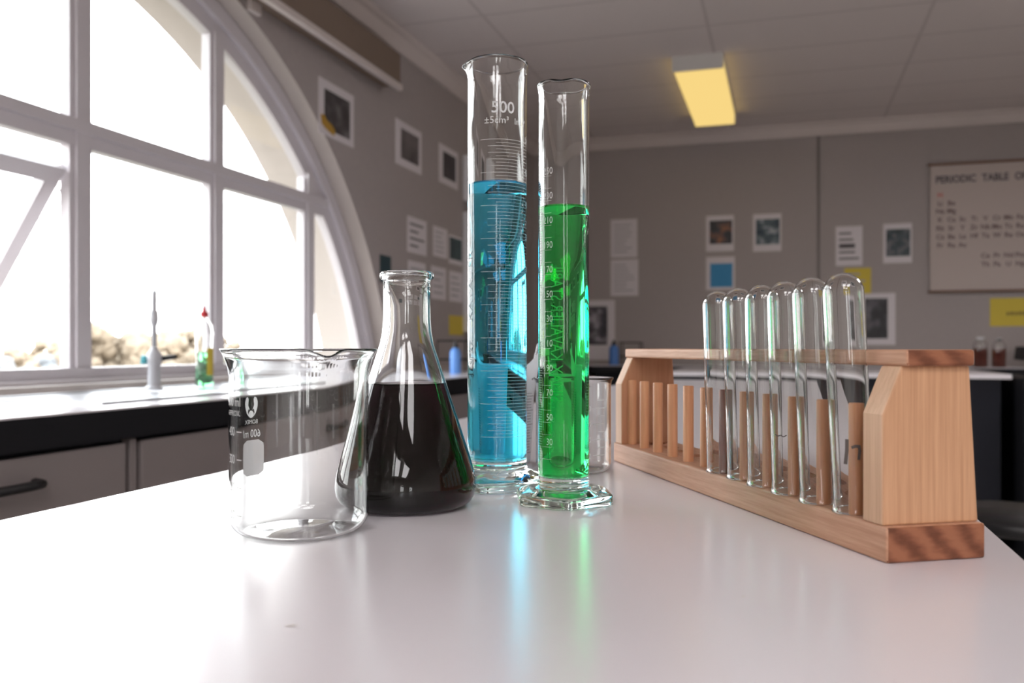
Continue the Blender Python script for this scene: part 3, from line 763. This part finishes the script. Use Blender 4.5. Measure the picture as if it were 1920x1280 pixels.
# the large chart
pt = thing('hanging_chart', (.985, YB - .0205, ZC + .40), 'large cream wall chart of the chemical elements with brown battens', 'chart')
PW, PH = 1.36, .885
b = bmesh.new(); box(b, 0, PW, -.002, 0, 0, PH); obj('sheet', b, 'cream_paper', pt)
for z in (-.012, PH - .004):
    b = bmesh.new(); box(b, -.012, PW + .012, -.014, 0, z, z + .016); obj('batten', b, 'batten', pt)
tx_ = .035
for wd_ in ('PERIODIC', 'TABLE', 'OF', 'THE', 'ELEMENTS'):
    b = bmesh.new(); add_text(b, wd_, .070, lambda u, v: (tx_ + u, -.0026, PH - .125 + v), 'LEFT', stretch=.84, bold=.035)
    tx_ = max(v.co.x for v in b.verts) + .036; obj('title_word', b, 'ink', pt)
EL = {0: {0: 'H', 17: 'He'}, 1: dict(zip([0, 1, 12, 13, 14, 15, 16, 17], 'Li Be B C N O F Ne'.split())), 2: dict(zip([0, 1, 12, 13, 14, 15, 16, 17], 'Na Mg Al Si P S Cl Ar'.split())),
      3: dict(enumerate('K Ca Sc Ti V Cr Mn Fe Co Ni Cu Zn Ga Ge As Se Br Kr'.split())), 4: dict(enumerate('Rb Sr Y Zr Nb Mo Tc Ru Rh Pd Ag Cd In Sn Sb Te I Xe'.split())),
      5: dict(enumerate('Cs Ba La Hf Ta W Re Os Ir Pt Au Hg Tl Pb Bi Po At Rn'.split())), 6: dict(enumerate('Fr Ra Ac'.split())),
      7: {i + 4: s for i, s in enumerate('Ce Pr Nd Pm Sm Eu Gd Tb Dy Ho Er Tm Yb Lu'.split())}, 8: {i + 4: s for i, s in enumerate('Th Pa U Np Pu Am Cm Bk Cf Es Fm Md No Lr'.split())}}
zr = [.66, .60, .545, .485, .425, .365, .305, .225, .165]
brown_ink = plain('brown ink', (.15, .105, .10), .8)
for r, cs in EL.items():
    for c, sy_ in cs.items():
        b = bmesh.new(); add_text(b, sy_, .048, lambda u, v: (.065 + c * .0715 + u, -.0026, zr[r] + v), bold=.025)
        obj('element_symbol', b, 'red_ink' if (r == 0 and c == 0) else brown_ink, pt)

# ================================================================== OUTSIDE
bm = bmesh.new(); box(bm, -200, -2.9, -150, 160, -6.6, -6.5)
o = struct(obj('ground_outside', bm, 'ground'))
def tree(ang, dist, top, w, m, label, seed, grp=None):
    """ang: bearing from the room (radians left of +Y)."""
    x, y = -dist * sin(ang), dist * cos(ang)
    rnd = random.Random(seed)
    t = thing('autumn_tree', (x, y, -6.5), label, 'tree', group=grp)
    h = top + 6.5
    b = bmesh.new()
    for i in range(90):
        cx, cy = rnd.uniform(-.42, .42) * w, rnd.uniform(-.42, .42) * w
        cz = h * rnd.uniform(.48, .86) - .5 * abs(cx)
        r = w * rnd.uniform(.055, .12)
        r = min(r, h - cz)
        mt = Matrix.Translation((cx, cy, cz)) @ Matrix.Diagonal((r, r, r * .85, 1))
        g = bmesh.ops.create_icosphere(b, subdivisions=3, radius=1, matrix=mt)
        for v in g['verts']: v.co += Vector((rnd.uniform(-1, 1), rnd.uniform(-1, 1), rnd.uniform(-1, 1))) * r * .18
        for v in g['verts']:
            for f in v.link_faces: f.smooth = True
    obj('crown', b, m, t)
    b = bmesh.new(); tube(b, [(0, 0, 0), (.1, 0, h * .3), (0, .1, h * .6)], [.3, .24, .12], 10); obj('trunk', b, 'bark', t)
def bear(px): return atan2(960 - px, 1640) + YAW
for (px, dist, py, w, m, lab, sd) in (
    (20, 46, 632, 5.2, 'leaf3', 'grey-green hazy tree seen through the open window pane', 1), (75, 63, 622, 5.5, 'leaf', 'hazy brown tree left of the central window bar', 2),
    (125, 78, 612, 6, 'leaf', 'taller hazy brown tree hidden partly by the central window bar', 3), (225, 50, 574, 6, 'leaf', 'tall hazy golden-brown tree left of the tap', 4),
    (290, 66, 596, 5.5, 'leaf', 'hazy brown tree straight behind the tap', 5), (345, 82, 590, 6, 'leaf', 'hazy brown tree left of the soap bottle', 6),
    (395, 94, 612, 6, 'leaf', 'low hazy brown tree behind the soap bottle', 7), (465, 72, 640, 6, 'leaf2', 'low pale olive tree at the foot of the third window pane', 8),
    (535, 86, 634, 6, 'leaf2', 'low pale olive tree at the right foot of the third window pane', 9)):
    top = ZC + (652 - py) / 1640 * dist
    tree(bear(px), dist, top, w, m, lab, sd)

# ================================================================== GLASSWARE
def place(name, x, d, label, cat, group=None, z=ZT + .0003):
    X, Y = room(x, d)
    return thing(name, (X, Y, z), label, cat, rz=YAW + atan2(-x, d), group=group)    # turned to face the viewer's side of the bench

# ---- front beaker
bk = place('beaker', -.1468, .605, 'large empty glass beaker with white mirrored lettering, standing at the front left', 'beaker')
RB, HB = .0470, .1262
def beaker_profile(R, H, rc, flare, th, lipz):
    ou = [(0, .0012), (R * .55, .0012), (R * .72, .0002)] + [(R - rc + rc * sin(t), rc - rc * cos(t) + .0002) for t in [pi / 2 * i / 10 for i in range(1, 11)]]
    ou += [(R, H * .4), (R, lipz), (R + flare * .12, lipz + (H - lipz) * .3), (R + flare * .42, lipz + (H - lipz) * .62), (R + flare * .85, H - .0022)]
    rim = [(R + flare + .0001, H - .0010), (R + flare + .0001, H - .0004), (R + flare - .0005, H), (R + flare - .0012, H - .0003)]
    inn = [(R + flare * .85 - th, H - .0028), (R + flare * .42 - th, lipz + (H - lipz) * .60), (R + flare * .12 - th, lipz + (H - lipz) * .28), (R - th, lipz), (R - th, H * .4)]
    rc2 = rc - th * .9
    inn += [(R - th - rc2 + rc2 * cos(t), th + .0003 + rc2 - rc2 * sin(t)) for t in [pi / 2 * i / 10 for i in range(0, 11)]]
    inn += [(R * .5, th + .0010), (0, th + .0012)]
    return ou + rim + inn
b = bmesh.new(); lathe(b, beaker_profile(RB, HB, .013, .0058, .0014, HB - .019), 128)
pour_lip(b, FRONT + .31, HB - .017, HB, .0048, .0046, .15, .0006)
obj('glass_wall', b, 'glass', bk)
# lettering: mirrored when seen from the front because it faces out on the far side
b = bmesh.new(); Rm = RB + .00025
back = pi + .83                       # on the far side, towards the left as we see it
fn = lambda z0: on_cyl(Rm, back, z0)
add_text(b, '600 ml', .0080, fn(.0626), stretch=.80)
add_text(b, 'BOMEX', .0042, fn(.0722), stretch=.92)
def petals(b, fn):
    for s in (-1, 1):
        P = [(s * .0012, .0052), (s * .0030, .0088), (s * .0024, .0128), (s * .0035, .0148), (s * .0052, .0140), (s * .0064, .0112), (s * .0062, .0075), (s * .0046, .0030), (s * .0020, .0002), (s * .0034, .0036), (s * .0026, .0062)]
        V = [b.verts.new(fn(*p)) for p in P]; b.faces.new(V)
    V = [b.verts.new(fn(.0026 * cos(t), .0022 + .0026 * sin(t))) for t in [2 * pi * i / 16 for i in range(16)]]; b.faces.new(V)
petals(b, fn(.0768))
def round_rect(b, fn, w, h, r):
    nu, nv = 10, 10
    def inside(u, v):
        u2 = max(abs(u) - (w / 2 - r), 0); v2 = max(abs(v) - (h / 2 - r), 0); k = sqrt(u2 * u2 + v2 * v2)
        return k
    rows_ = []
    for j in range(nv + 1):
        v = -h / 2 + h * j / nv; e = max(abs(v) - (h / 2 - r), 0); half = w / 2 - r + sqrt(max(r * r - e * e, 0))
        rows_.append([b.verts.new(fn(-half + 2 * half * i / nu, v)) for i in range(nu + 1)])
    for j in range(nv):
        for i in range(nu): b.faces.new((rows_[j][i], rows_[j][i + 1], rows_[j + 1][i + 1], rows_[j + 1][i]))
obj('back_lettering', b, 'print', bk)
b = bmesh.new(); round_rect(b, on_cyl(Rm, back - .03, .0478), .0205, .0255, .0045); o = obj('writing_patch', b, 'grey_print', bk); o['label'] = 'white writing patch'
b = bmesh.new(); rnd = random.Random(11); f_ = on_cyl(RB - .0017, pi - .1, 0)
for i in range(46):                    # splash rings and runs dried on the far wall
    u, z, r = rnd.gauss(-.002, .014), rnd.uniform(.072, .098), rnd.uniform(.0006, .0022)
    n_ = 12; a0_ = rnd.uniform(-3.4, -2.6); 
    for k in range(n_):
        t0, t1 = a0_ + 3.3 * k / n_, a0_ + 3.3 * (k + 1) / n_
        b.faces.new([b.verts.new(f_(u + q * cos(t), z + q * sin(t))) for q, t in ((r, t0), (r, t1), (r * .80, t1), (r * .80, t0))])
for i in range(9):
    u, z, l = rnd.gauss(-.002, .018), rnd.uniform(.085, .10), rnd.uniform(.015, .05); add_patch(b, u, u + rnd.uniform(.0003, .0022), z - l, z, f_, 1, 4)
for i in range(150):
    u, z, r = rnd.uniform(-.04, .035), rnd.uniform(.02, .11), rnd.uniform(.0001, .00028)
    add_patch(b, u - r, u + r, z - r, z + r, f_, 1, 1)
obj('water_marks', b, 'limescale', bk)
b = bmesh.new()
lf = -1.13
add_text(b, '500 ml', .0088, on_cyl(Rm, lf, .0885), stretch=.84); add_text(b, 'APPROX.', .0050, on_cyl(Rm, lf, .0822))
for i, s in enumerate(('400', '300', '200', '100')):
    add_text(b, s, .0085, on_cyl(Rm, lf - .05, .0690 - .0182 * i), stretch=.8); add_patch(b, .008, .0135, .0025 + .069 - .0182 * i, .0031 + .069 - .0182 * i, on_cyl(Rm, lf - .05, 0), 3)
obj('scale_lettering', b, 'print', bk)

# ---- conical flask
fl = place('conical_flask', -.0845, .703, 'conical glass flask half full of near-black purple liquid beside the empty beaker', 'flask')
fo = [(0, .0022), (.030, .0018), (.0405, .0002), (.0465, .0012), (.0518, .0046), (.0548, .0098), (.0558, .0165), (.0550, .0235), (.0528, .0325), (.0495, .0435), (.0424, .0655), (.0323, .0965), (.0246, .1205), (.0214, .1305), (.0198, .1385), (.0190, .1480), (.0188, .160), (.0188, .1800)]
ro = [(.0196, .1812), (.0212, .1822), (.0217, .1840), (.0215, .1860), (.0205, .1874), (.0190, .1878), (.0176, .1872), (.0170, .1850)]
th = .0019
fi = [(.0169, .160), (.0171, .148), (.0179, .1388), (.0195, .131), (.0227, .1208), (.0304, .0968), (.0405, .0658), (.0476, .0436), (.0509, .0326), (.0531, .0236), (.0538, .0166), (.0529, .0106), (.050, .0062), (.0455, .0034), (.040, .0026), (.030, .0038), (0, .0042)]
vessel_with_liquid(fl, fo + ro, fi, .0985, 'liq_purple', body='glass_wall', seg=128, liq_name='liquid', sharp=70)
fl.children[1]['label'] = 'near-black purple liquid'

# ---- measuring cylinders
def hexr(a, ap, rot):
    q = (a - rot) % (pi / 3) - pi / 6
    return ap / cos(q)
def measuring_cylinder(x, d, R, H, th, zcol, zin, level, ap, hexrot, lip_ang, liq, label, liqlab, lipk=1.):
    t = place('measuring_cylinder', x, d, label, 'measuring cylinder')
    # wall, open where the liquid touches it
    ou = [(R, zcol), (R, zcol + .02), (R, H * .5), (R, H - .016), (R + .0001, H - .010), (R + .0006, H - .005), (R + .0012, H - .002)]
    rim = [(R + .0014, H - .0010), (R + .0010, H - .0002), (R + .0002, H), (R - th * .6, H - .0006)]
    inn = [(R - th + .0004, H - .003), (R - th, H - .010), (R - th, H - .016), (R - th, H * .8), (R - th, level)]
    b = bmesh.new(); lathe(b, ou + rim + inn, 128)
    pour_lip(b, lip_ang, H - .014, H, .0042 * lipk, .0030 * lipk, .30, .0006)
    obj('glass_tube', b, 'glass', t, sharp=70)
    ri = R - th
    bot = [(0, zin), (ri * .5, zin + .0002), (ri * .8, zin + .0010), (ri * .95, zin + .0020), (ri, zin + .0042)]
    b = bmesh.new(); lathe(b, bot + [(ri, (zin + level) / 2), (ri, level)], 128)
    m = .0010
    lathe(b, [(ri, level), (ri - .4 * m, level - .5 * m), (ri - 1.4 * m, level - .9 * m), (ri - 3 * m, level - m), (0, level - m)], 128, mi=1)
    bmesh.ops.remove_doubles(b, verts=b.verts, dist=1e-6)
    l = obj('liquid', b, liq, t); set_iors(l, 1.333 / 1.47, 1.333); l['label'] = liqlab
    # six-sided foot
    prof = [(0, .0008, 1), (ap * .8, .0004, 1), (ap * .97, 0, 1), (ap, .0012, 1), (ap, .0074, 1), (ap * .985, .0086, 1), (ap * .95, .0094, 1),
            (ap * .72, .0122, .75), (R * 1.16, zcol - .0050, .3), (R * 1.05, zcol - .0038, .05), (R * .99, zcol - .0026, 0), (R * 1.03, zcol - .0016, 0), (R, zcol, 0)]
    def radial(k, a, r):
        h = prof[k][2]
        q = hexr(a, 1., hexrot); q = 1 + (min(q, 1.13) - 1) * .92
        return r * (1 + (q - 1) * h)
    b = bmesh.new(); lathe(b, [(p[0], p[1]) for p in prof], 144, radial)
    obj('foot', b, 'foot_glass', t, sharp=62)
    return t
BLX, BLD, BLR, BLH = -.0137, .805, .0272, .388
GRX, GRD, GRR, GRH = .0427, .722, .0209, .3435
blue = measuring_cylinder(BLX, BLD, BLR, BLH, .0026, .0190, .0222, .2765, .0455, .25, pi, 'liq_blue', 'tall glass measuring cylinder of bright blue liquid marked 500', 'bright blue liquid')
green = measuring_cylinder(GRX, GRD, GRR, GRH, .0022, .0165, .0192, .2425, .0382, -.42, FRONT - .08, 'liq_green', 'shorter glass measuring cylinder of vivid green liquid', 'vivid green liquid')

# blue: graduations and lettering
Rm = BLR + .0002
def zpx(y, d): return ZC - (y - 652) / 1640 * d - ZT
zb = lambda y: zpx(y, BLD - BLR)
b = bmesh.new(); step = (zb(261) - zb(820)) / 45.; z50 = zb(820)
for i in range(46):
    z = z50 + i * step; ml = 50 + i * 10
    a0 = -.57 if ml % 50 == 0 else -.31
    add_patch(b, a0 * Rm, 1.35 * Rm, -.00017, .00017, on_cyl(Rm, 0, z), 14)
    if i < 45: add_patch(b, -.04 * Rm, 1.2 * Rm, -.00013, .00013, on_cyl(Rm, 0, z + step / 2), 9)
obj('graduation_scale', b, 'print', blue)
b = bmesh.new()
add_text(b, '500', .0145, on_cyl(Rm, .20, zb(211)), stretch=1.02, bold=.012); add_text(b, '\u00b15cm\u00b3', .0088, on_cyl(Rm, -.02, zb(231)), stretch=1.0); add_text(b, 'In 20\u00b0', .0080, on_cyl(Rm, .60, zb(231)), 'LEFT', stretch=.8)
obj('volume_lettering', b, 'print', blue); b = bmesh.new()
add_text(b, 'SIMAX', .0095, on_cyl_up(Rm, -.91, zb(684)), 'LEFT', stretch=.80)
add_text(b, 'KAVALIER', .0125, on_cyl_up(Rm, -.95, zb(602)), 'LEFT', stretch=1.15)
obj('maker_lettering', b, 'print', blue); b = bmesh.new()
for i in range(1, 10): add_text(b, str(50 + 50 * i), .0075, on_cyl(Rm, 1.18, z50 + i * 5 * step + .0008), 'LEFT')
obj('numerals', b, 'print', blue)

# green: graduations in front, maker's lettering on the far side
Rm = GRR + .0002; zg = lambda y: zpx(y, GRD - GRR * .85)
b = bmesh.new(); z30 = zg(839); s20 = (zg(330) - zg(839)) / 11.
for i in range(-5, 111):
    ml = 30 + i * 2; z = z30 + s20 * i / 10.
    a0, a1 = -1.30, -.99
    if ml % 10 == 0: a1 = -.49
    add_patch(b, a0 * Rm, a1 * Rm, -.00013, .00013, on_cyl(Rm, 0, z), 8)
obj('graduation_scale', b, 'print', green)
b = bmesh.new()
for i in range(12): add_text(b, str(30 + 20 * i), .0078, on_cyl(Rm, -.43, z30 + s20 * i + .0016), 'RIGHT', stretch=.82)
obj('numerals', b, 'print', green)
b = bmesh.new(); zlo = zpx(754, GRD + GRR)
add_text(b, 'SIMAX KAVALIER STABIL', .0078, on_cyl_up(Rm, pi + .27, zlo), 'LEFT', stretch=1.42)
obj('back_lettering', b, 'print', green)

# ---- second beaker, behind the green cylinder
b2 = place('beaker', .0635, .905, 'smaller glass beaker half hidden behind the green cylinder', 'beaker')
b = bmesh.new(); lathe(b, beaker_profile(.0388, .0965, .008, .0022, .0017, .0885), 96); pour_lip(b, pi - .3, .086, .0965, .005, .003, .2); obj('glass_wall', b, 'glass', b2)
b = bmesh.new(); Rm = .0388 + .0002
for i, s in enumerate(('150', '200', '250', '300')[::1]): pass
for i, s in enumerate(('50', '100', '150', '200')):
    z = .0195 + i * .0157
    add_patch(b, .52 * Rm, .93 * Rm, -.0003, .0003, on_cyl(Rm, 0, z), 5); add_text(b, s, .0075, on_cyl(Rm, .47, z - .0026), 'RIGHT')
    add_patch(b, .68 * Rm, .93 * Rm, -.0003, .0003, on_cyl(Rm, 0, z + .0078), 4)
obj('scale_lettering', b, 'print', b2)

# ---- cloudy plastic jug behind the blue cylinder, with a glass rod in it
jg = place('measuring_jug', -.0045, .972, 'cloudy white plastic measuring jug standing behind the blue cylinder', 'jug')
hj = .104
b = bmesh.new()
prof = [(0, 0), (.0235, 0), (.0252, .0018), (.0258, .012), (.0290, hj * .7), (.0292, hj * .72), (.0308, hj - .002), (.0322, hj), (.0312, hj + .0008), (.0290, hj - .001), (.0272, hj * .7), (.0240, .012), (.0230, .003), (0, .003)]
lathe(b, prof, 64)
for v in b.verts:                      # raised pouring tab on the right-hand side
    if v.co.z > hj - .012:
        d = abs(atan2(v.co.y + .006, v.co.x)); w = math.exp(-(d / .55) ** 2)
        k = (v.co.z - hj + .012) / .012
        v.co.z += .020 * w * k; r = sqrt(v.co.x ** 2 + v.co.y ** 2); v.co.x *= 1 + .22 * w * k * .0308 / max(r, .02); 
obj('jug_body', b, 'plastic', jg, sharp=60)
b = bmesh.new(); 
for i in range(22):
    z = .012 + i * .0031; Rz = .0258 + (.0290 - .0258) * (z - .012) / (.0728 - .012) + .0003
    add_patch(b, .62 * Rz, (1.30 if i % 5 == 0 else 1.1) * Rz, -.0002, .0002, on_cyl(Rz, 0, z), 5)
obj('graduation_scale', b, 'black_print', jg)
rd = thing('stirring_rod', (*room(.001, .972), ZT + .0036), 'slim glass stirring rod leaning out of the plastic jug', 'rod', rz=YAW)
b = bmesh.new(); tube(b, [(0, 0, .0022), (.0287, .0, .127), (.0290, 0, .1285)], [.0021, .0021, .0014], 16); obj('rod', b, 'glass', rd)

# ================================================================== TEST TUBE RACK
RX, RY = room(.220, .513)
rk = thing('test_tube_rack', (RX, RY, ZT + .0002), 'long wooden test tube rack with pegs, standing at the right of the bench', 'rack', rz=YAW + atan2(.2204, .9754))
LEN, WID, ZB = .481, .0676, .0212
PEGW, PEG0, PEGS = .0125, .048, .03705
b = bmesh.new(); box(b, 0, WID, 0, LEN, 0, ZB)
for f in b.faces:
    if abs(f.calc_center_median().y) < 1e-6 or abs(f.calc_center_median().y - LEN) < 1e-6: f.material_index = 1
base = obj('base', b, ['pink', 'end'], rk)
b = bmesh.new(); box(b, .0135, .0604, 0, LEN, .1160, .1258)
for f in b.faces:
    y = f.calc_center_median().y
    if abs(y) < 1e-6 or abs(y - LEN) < 1e-6: f.material_index = 1
rail = obj('top_rail', b, ['pink', 'end'], rk)
for o, z0, z1 in ((base, ZB - .006, ZB + .02), (rail, .10, .14)):
    bm2 = bmesh.new()
    for i in range(12):
        y = PEG0 + PEGS * i; r = .0128 if o is rail else .011
        prism(bm2, [(.040 + r * cos(t), y + r * sin(t)) for t in [2 * pi * k / 28 for k in range(28)]], 'Z', z0, z1)
    cut = obj('cutter', bm2, 'pink')
    cut.parent = rk
    bv = o.modifiers.new('round', 'BEVEL'); bv.width = .0018; bv.segments = 3; bv.limit_method = 'ANGLE'
    md = o.modifiers.new('holes', 'BOOLEAN'); md.object = cut; md.operation = 'DIFFERENCE'; md.solver = 'EXACT'
    bpy.context.view_layer.update(); apply_mods(o); bpy.data.objects.remove(cut)
for y0 in (.005, .4565):
    b = bmesh.new(); prism(b, [(0.0005, ZB), (.0667, ZB), (.0606, .1160), (.0135, .1160), (.0005, .0872)], 'Y', y0, y0 + .0195)
    for f in b.faces:
        if f.normal.x < -.5: f.material_index = 1
    obj('end_panel', b, ['oak' if y0 < .1 else 'oak_red', 'oak_edge'], rk, bevel=.0012)
pegs = []
for i in range(12):
    if i == 0:
        b = bmesh.new(); r = .0049; hp = .0915 - ZB
        lathe(b, [(0, 0), (r, 0), (r, hp - .0006), (r - .0005, hp), (0, hp)], 32); p = obj('peg', b, 'peg', rk, sharp=40)
    else:
        p = pegs[0].copy(); COL.objects.link(p)
        if i == 5:
            p.data = p.data.copy(); p.data.materials[0] = M['peg_dark']; p['label'] = 'darker reddish-brown peg'
    p.location = (PEGW, PEG0 + PEGS * i, ZB); p.rotation_euler = (0, 0, i * 1.3); pegs.append(p)

# ---- six upside-down test tubes on the near pegs
RT, HT, TH = .01275, .154, .0011
prof = [(RT - TH, .0004), (RT - .0004, 0), (RT + .0009, .0003), (RT + .0011, .0012), (RT + .0004, .0026), (RT, .0042), (RT, .06), (RT, HT - RT)]
prof += [(RT * cos(t), HT - RT + RT * sin(t)) for t in [pi / 2 * i / 12 for i in range(1, 12)]] + [(0, HT)]
ri = RT - TH
prof += [(0, HT - TH * 1.2)] + [(ri * cos(t), HT - RT + ri * sin(t)) for t in [pi / 2 * i / 12 for i in range(11, 0, -1)]] + [(ri, HT - RT), (ri, .06), (ri, .0042), (RT - TH, .0004)]
WV = Vector((sin(YAW), cos(YAW), 0))
def test_tube_mesh():
    b = bmesh.new(); lathe(b, prof[:prof.index((0, HT)) + 1], 72); lathe(b, prof[prof.index((0, HT)) + 1:], 72)
    bmesh.ops.remove_doubles(b, verts=b.verts, dist=1e-7)
    return b
lean = [(-.0080, .0118), (-.0062, .0100), (-.0042, .0095), (-.0028, .0098), (-.0046, .0112), (-.0044, .0108)]
order = ['nearest test tube on the rack, with grey marker strokes low on the glass', 'second test tube from the near end of the rack', 'third test tube from the near end, with a small grey squiggle',
         'fourth test tube from the near end of the rack', 'fifth test tube from the near end of the rack', 'sixth and farthest upturned test tube, beside the bare pegs']
rm = Matrix.Translation((RX, RY, ZT + .0002)) @ Matrix.Rotation(rk.rotation_euler.z, 4, 'Z')
first = None
rkz = rk.rotation_euler.z
for i in range(6):
    dx, w = lean[i]
    p = rm @ Vector((w, PEG0 + PEGS * i + .0012, ZB + .0002))
    if first is None:
        o = thing('test_tube', p, order[i], 'test tube', group='upturned test tubes on the rack')
        obj('glass_tube', test_tube_mesh(), 'glass', o)
        first = o
    else:
        o = copy_thing(first, p); o['label'] = order[i]
    q = Vector((dx, 0, HT)).normalized()
    th_ = atan2(q.x, q.z)
    o.rotation_euler = (Matrix.Rotation(YAW, 3, 'Z') @ Matrix.Rotation(th_, 3, 'Y')).to_euler()
tubes = [o for o in bpy.data.objects if o.name.startswith('test_tube') and o.get('category') == 'test tube']
def stroke(b, pts, R, w):
    for (a, c) in zip(pts, pts[1:]):
        A, C = Vector(a), Vector(c); dd = (C - A).normalized(); n = Vector((-dd.y, dd.x)) * w / 2; A2 = A - dd * w * .3; C2 = C + dd * w * .3
        f = on_cyl(R)
        b.faces.new([b.verts.new(f(*q)) for q in (A2 - n, C2 - n, C2 + n, A2 + n)])
b = bmesh.new()
stroke(b, [(-.0070, .0475), (-.0074, .041), (-.0086, .033)], RT + .0002, .0022); stroke(b, [(-.0040, .0430), (-.0021, .0436), (.0002, .0434), (.0004, .0405), (-.0004, .0355)], RT + .0002, .0019)
obj('marker_strokes', b, 'marker', tubes[0])
b = bmesh.new(); stroke(b, [(-.0145, .0435), (-.0118, .0425), (-.0095, .0432), (-.0075, .0421), (-.0055, .0432)], RT + .0002, .0007)
obj('marker_strokes', b, 'marker', tubes[2])

# ================================================================== LIGHT
w = bpy.data.worlds.new('overcast sky'); S.world = w; w.use_nodes = True
nt = w.node_tree; nt.nodes.clear()
out = nt.nodes.new('ShaderNodeOutputWorld'); bg = nt.nodes.new('ShaderNodeBackground')
tc = nt.nodes.new('ShaderNodeTexCoord'); sp = nt.nodes.new('ShaderNodeSeparateXYZ'); cr = nt.nodes.new('ShaderNodeValToRGB')
nt.links.new(tc.outputs['Generated'], sp.inputs[0]); nt.links.new(sp.outputs['Z'], cr.inputs[0])
cr.color_ramp.elements[0].color = (1.0, .97, .95, 1); cr.color_ramp.elements[1].color = (.90, .96, 1.0, 1); cr.color_ramp.elements[1].position = .5
nt.links.new(cr.outputs[0], bg.inputs[0]); bg.inputs[1].default_value = 7.3
nt.links.new(bg.outputs[0], out.inputs[0])
def portal(loc, rot, sx_, sy_):
    l = bpy.data.lights.new('daylight portal', 'AREA'); l.shape = 'RECTANGLE'; l.size = sx_; l.size_y = sy_; l.cycles.is_portal = True
    o = bpy.data.objects.new('daylight_portal', l); COL.objects.link(o); o.location = loc; o.rotation_euler = rot
for yc in ARCHES: portal((-2.32, yc, SILL + .74), (0, -pi / 2, 0), 1.52, 4.0)
for (x0, x1, z0, z1) in WIN: portal(((x0 + x1) / 2, YR - .22, (z0 + z1) / 2), (pi / 2, 0, pi), x1 - x0, z1 - z0)

# ================================================================== CAMERA
cam = bpy.data.cameras.new('camera'); co = bpy.data.objects.new('camera', cam); COL.objects.link(co)
co.location = (0, 0, ZC); co.rotation_euler = (pi / 2, 0, YAW)
cam.sensor_width = 36; cam.lens = 1640 / 1920 * 36; cam.shift_y = 12 / 1920; cam.clip_start = .02; cam.clip_end = 500
cam.dof.use_dof = True; cam.dof.focus_distance = .69; cam.dof.aperture_fstop = 7.7
S.camera = co

S.view_settings.view_transform = 'Standard'; S.view_settings.look = 'None'; S.view_settings.gamma = 1; S.view_settings.exposure = .28
S.view_settings.use_curve_mapping = False
cy = S.cycles
cy.max_bounces = 20; cy.diffuse_bounces = 5; cy.glossy_bounces = 8; cy.transmission_bounces = 20; cy.transparent_max_bounces = 16; cy.volume_bounces = 0
cy.sample_clamp_indirect = 20; cy.use_denoising = True; cy.blur_glossy = .5
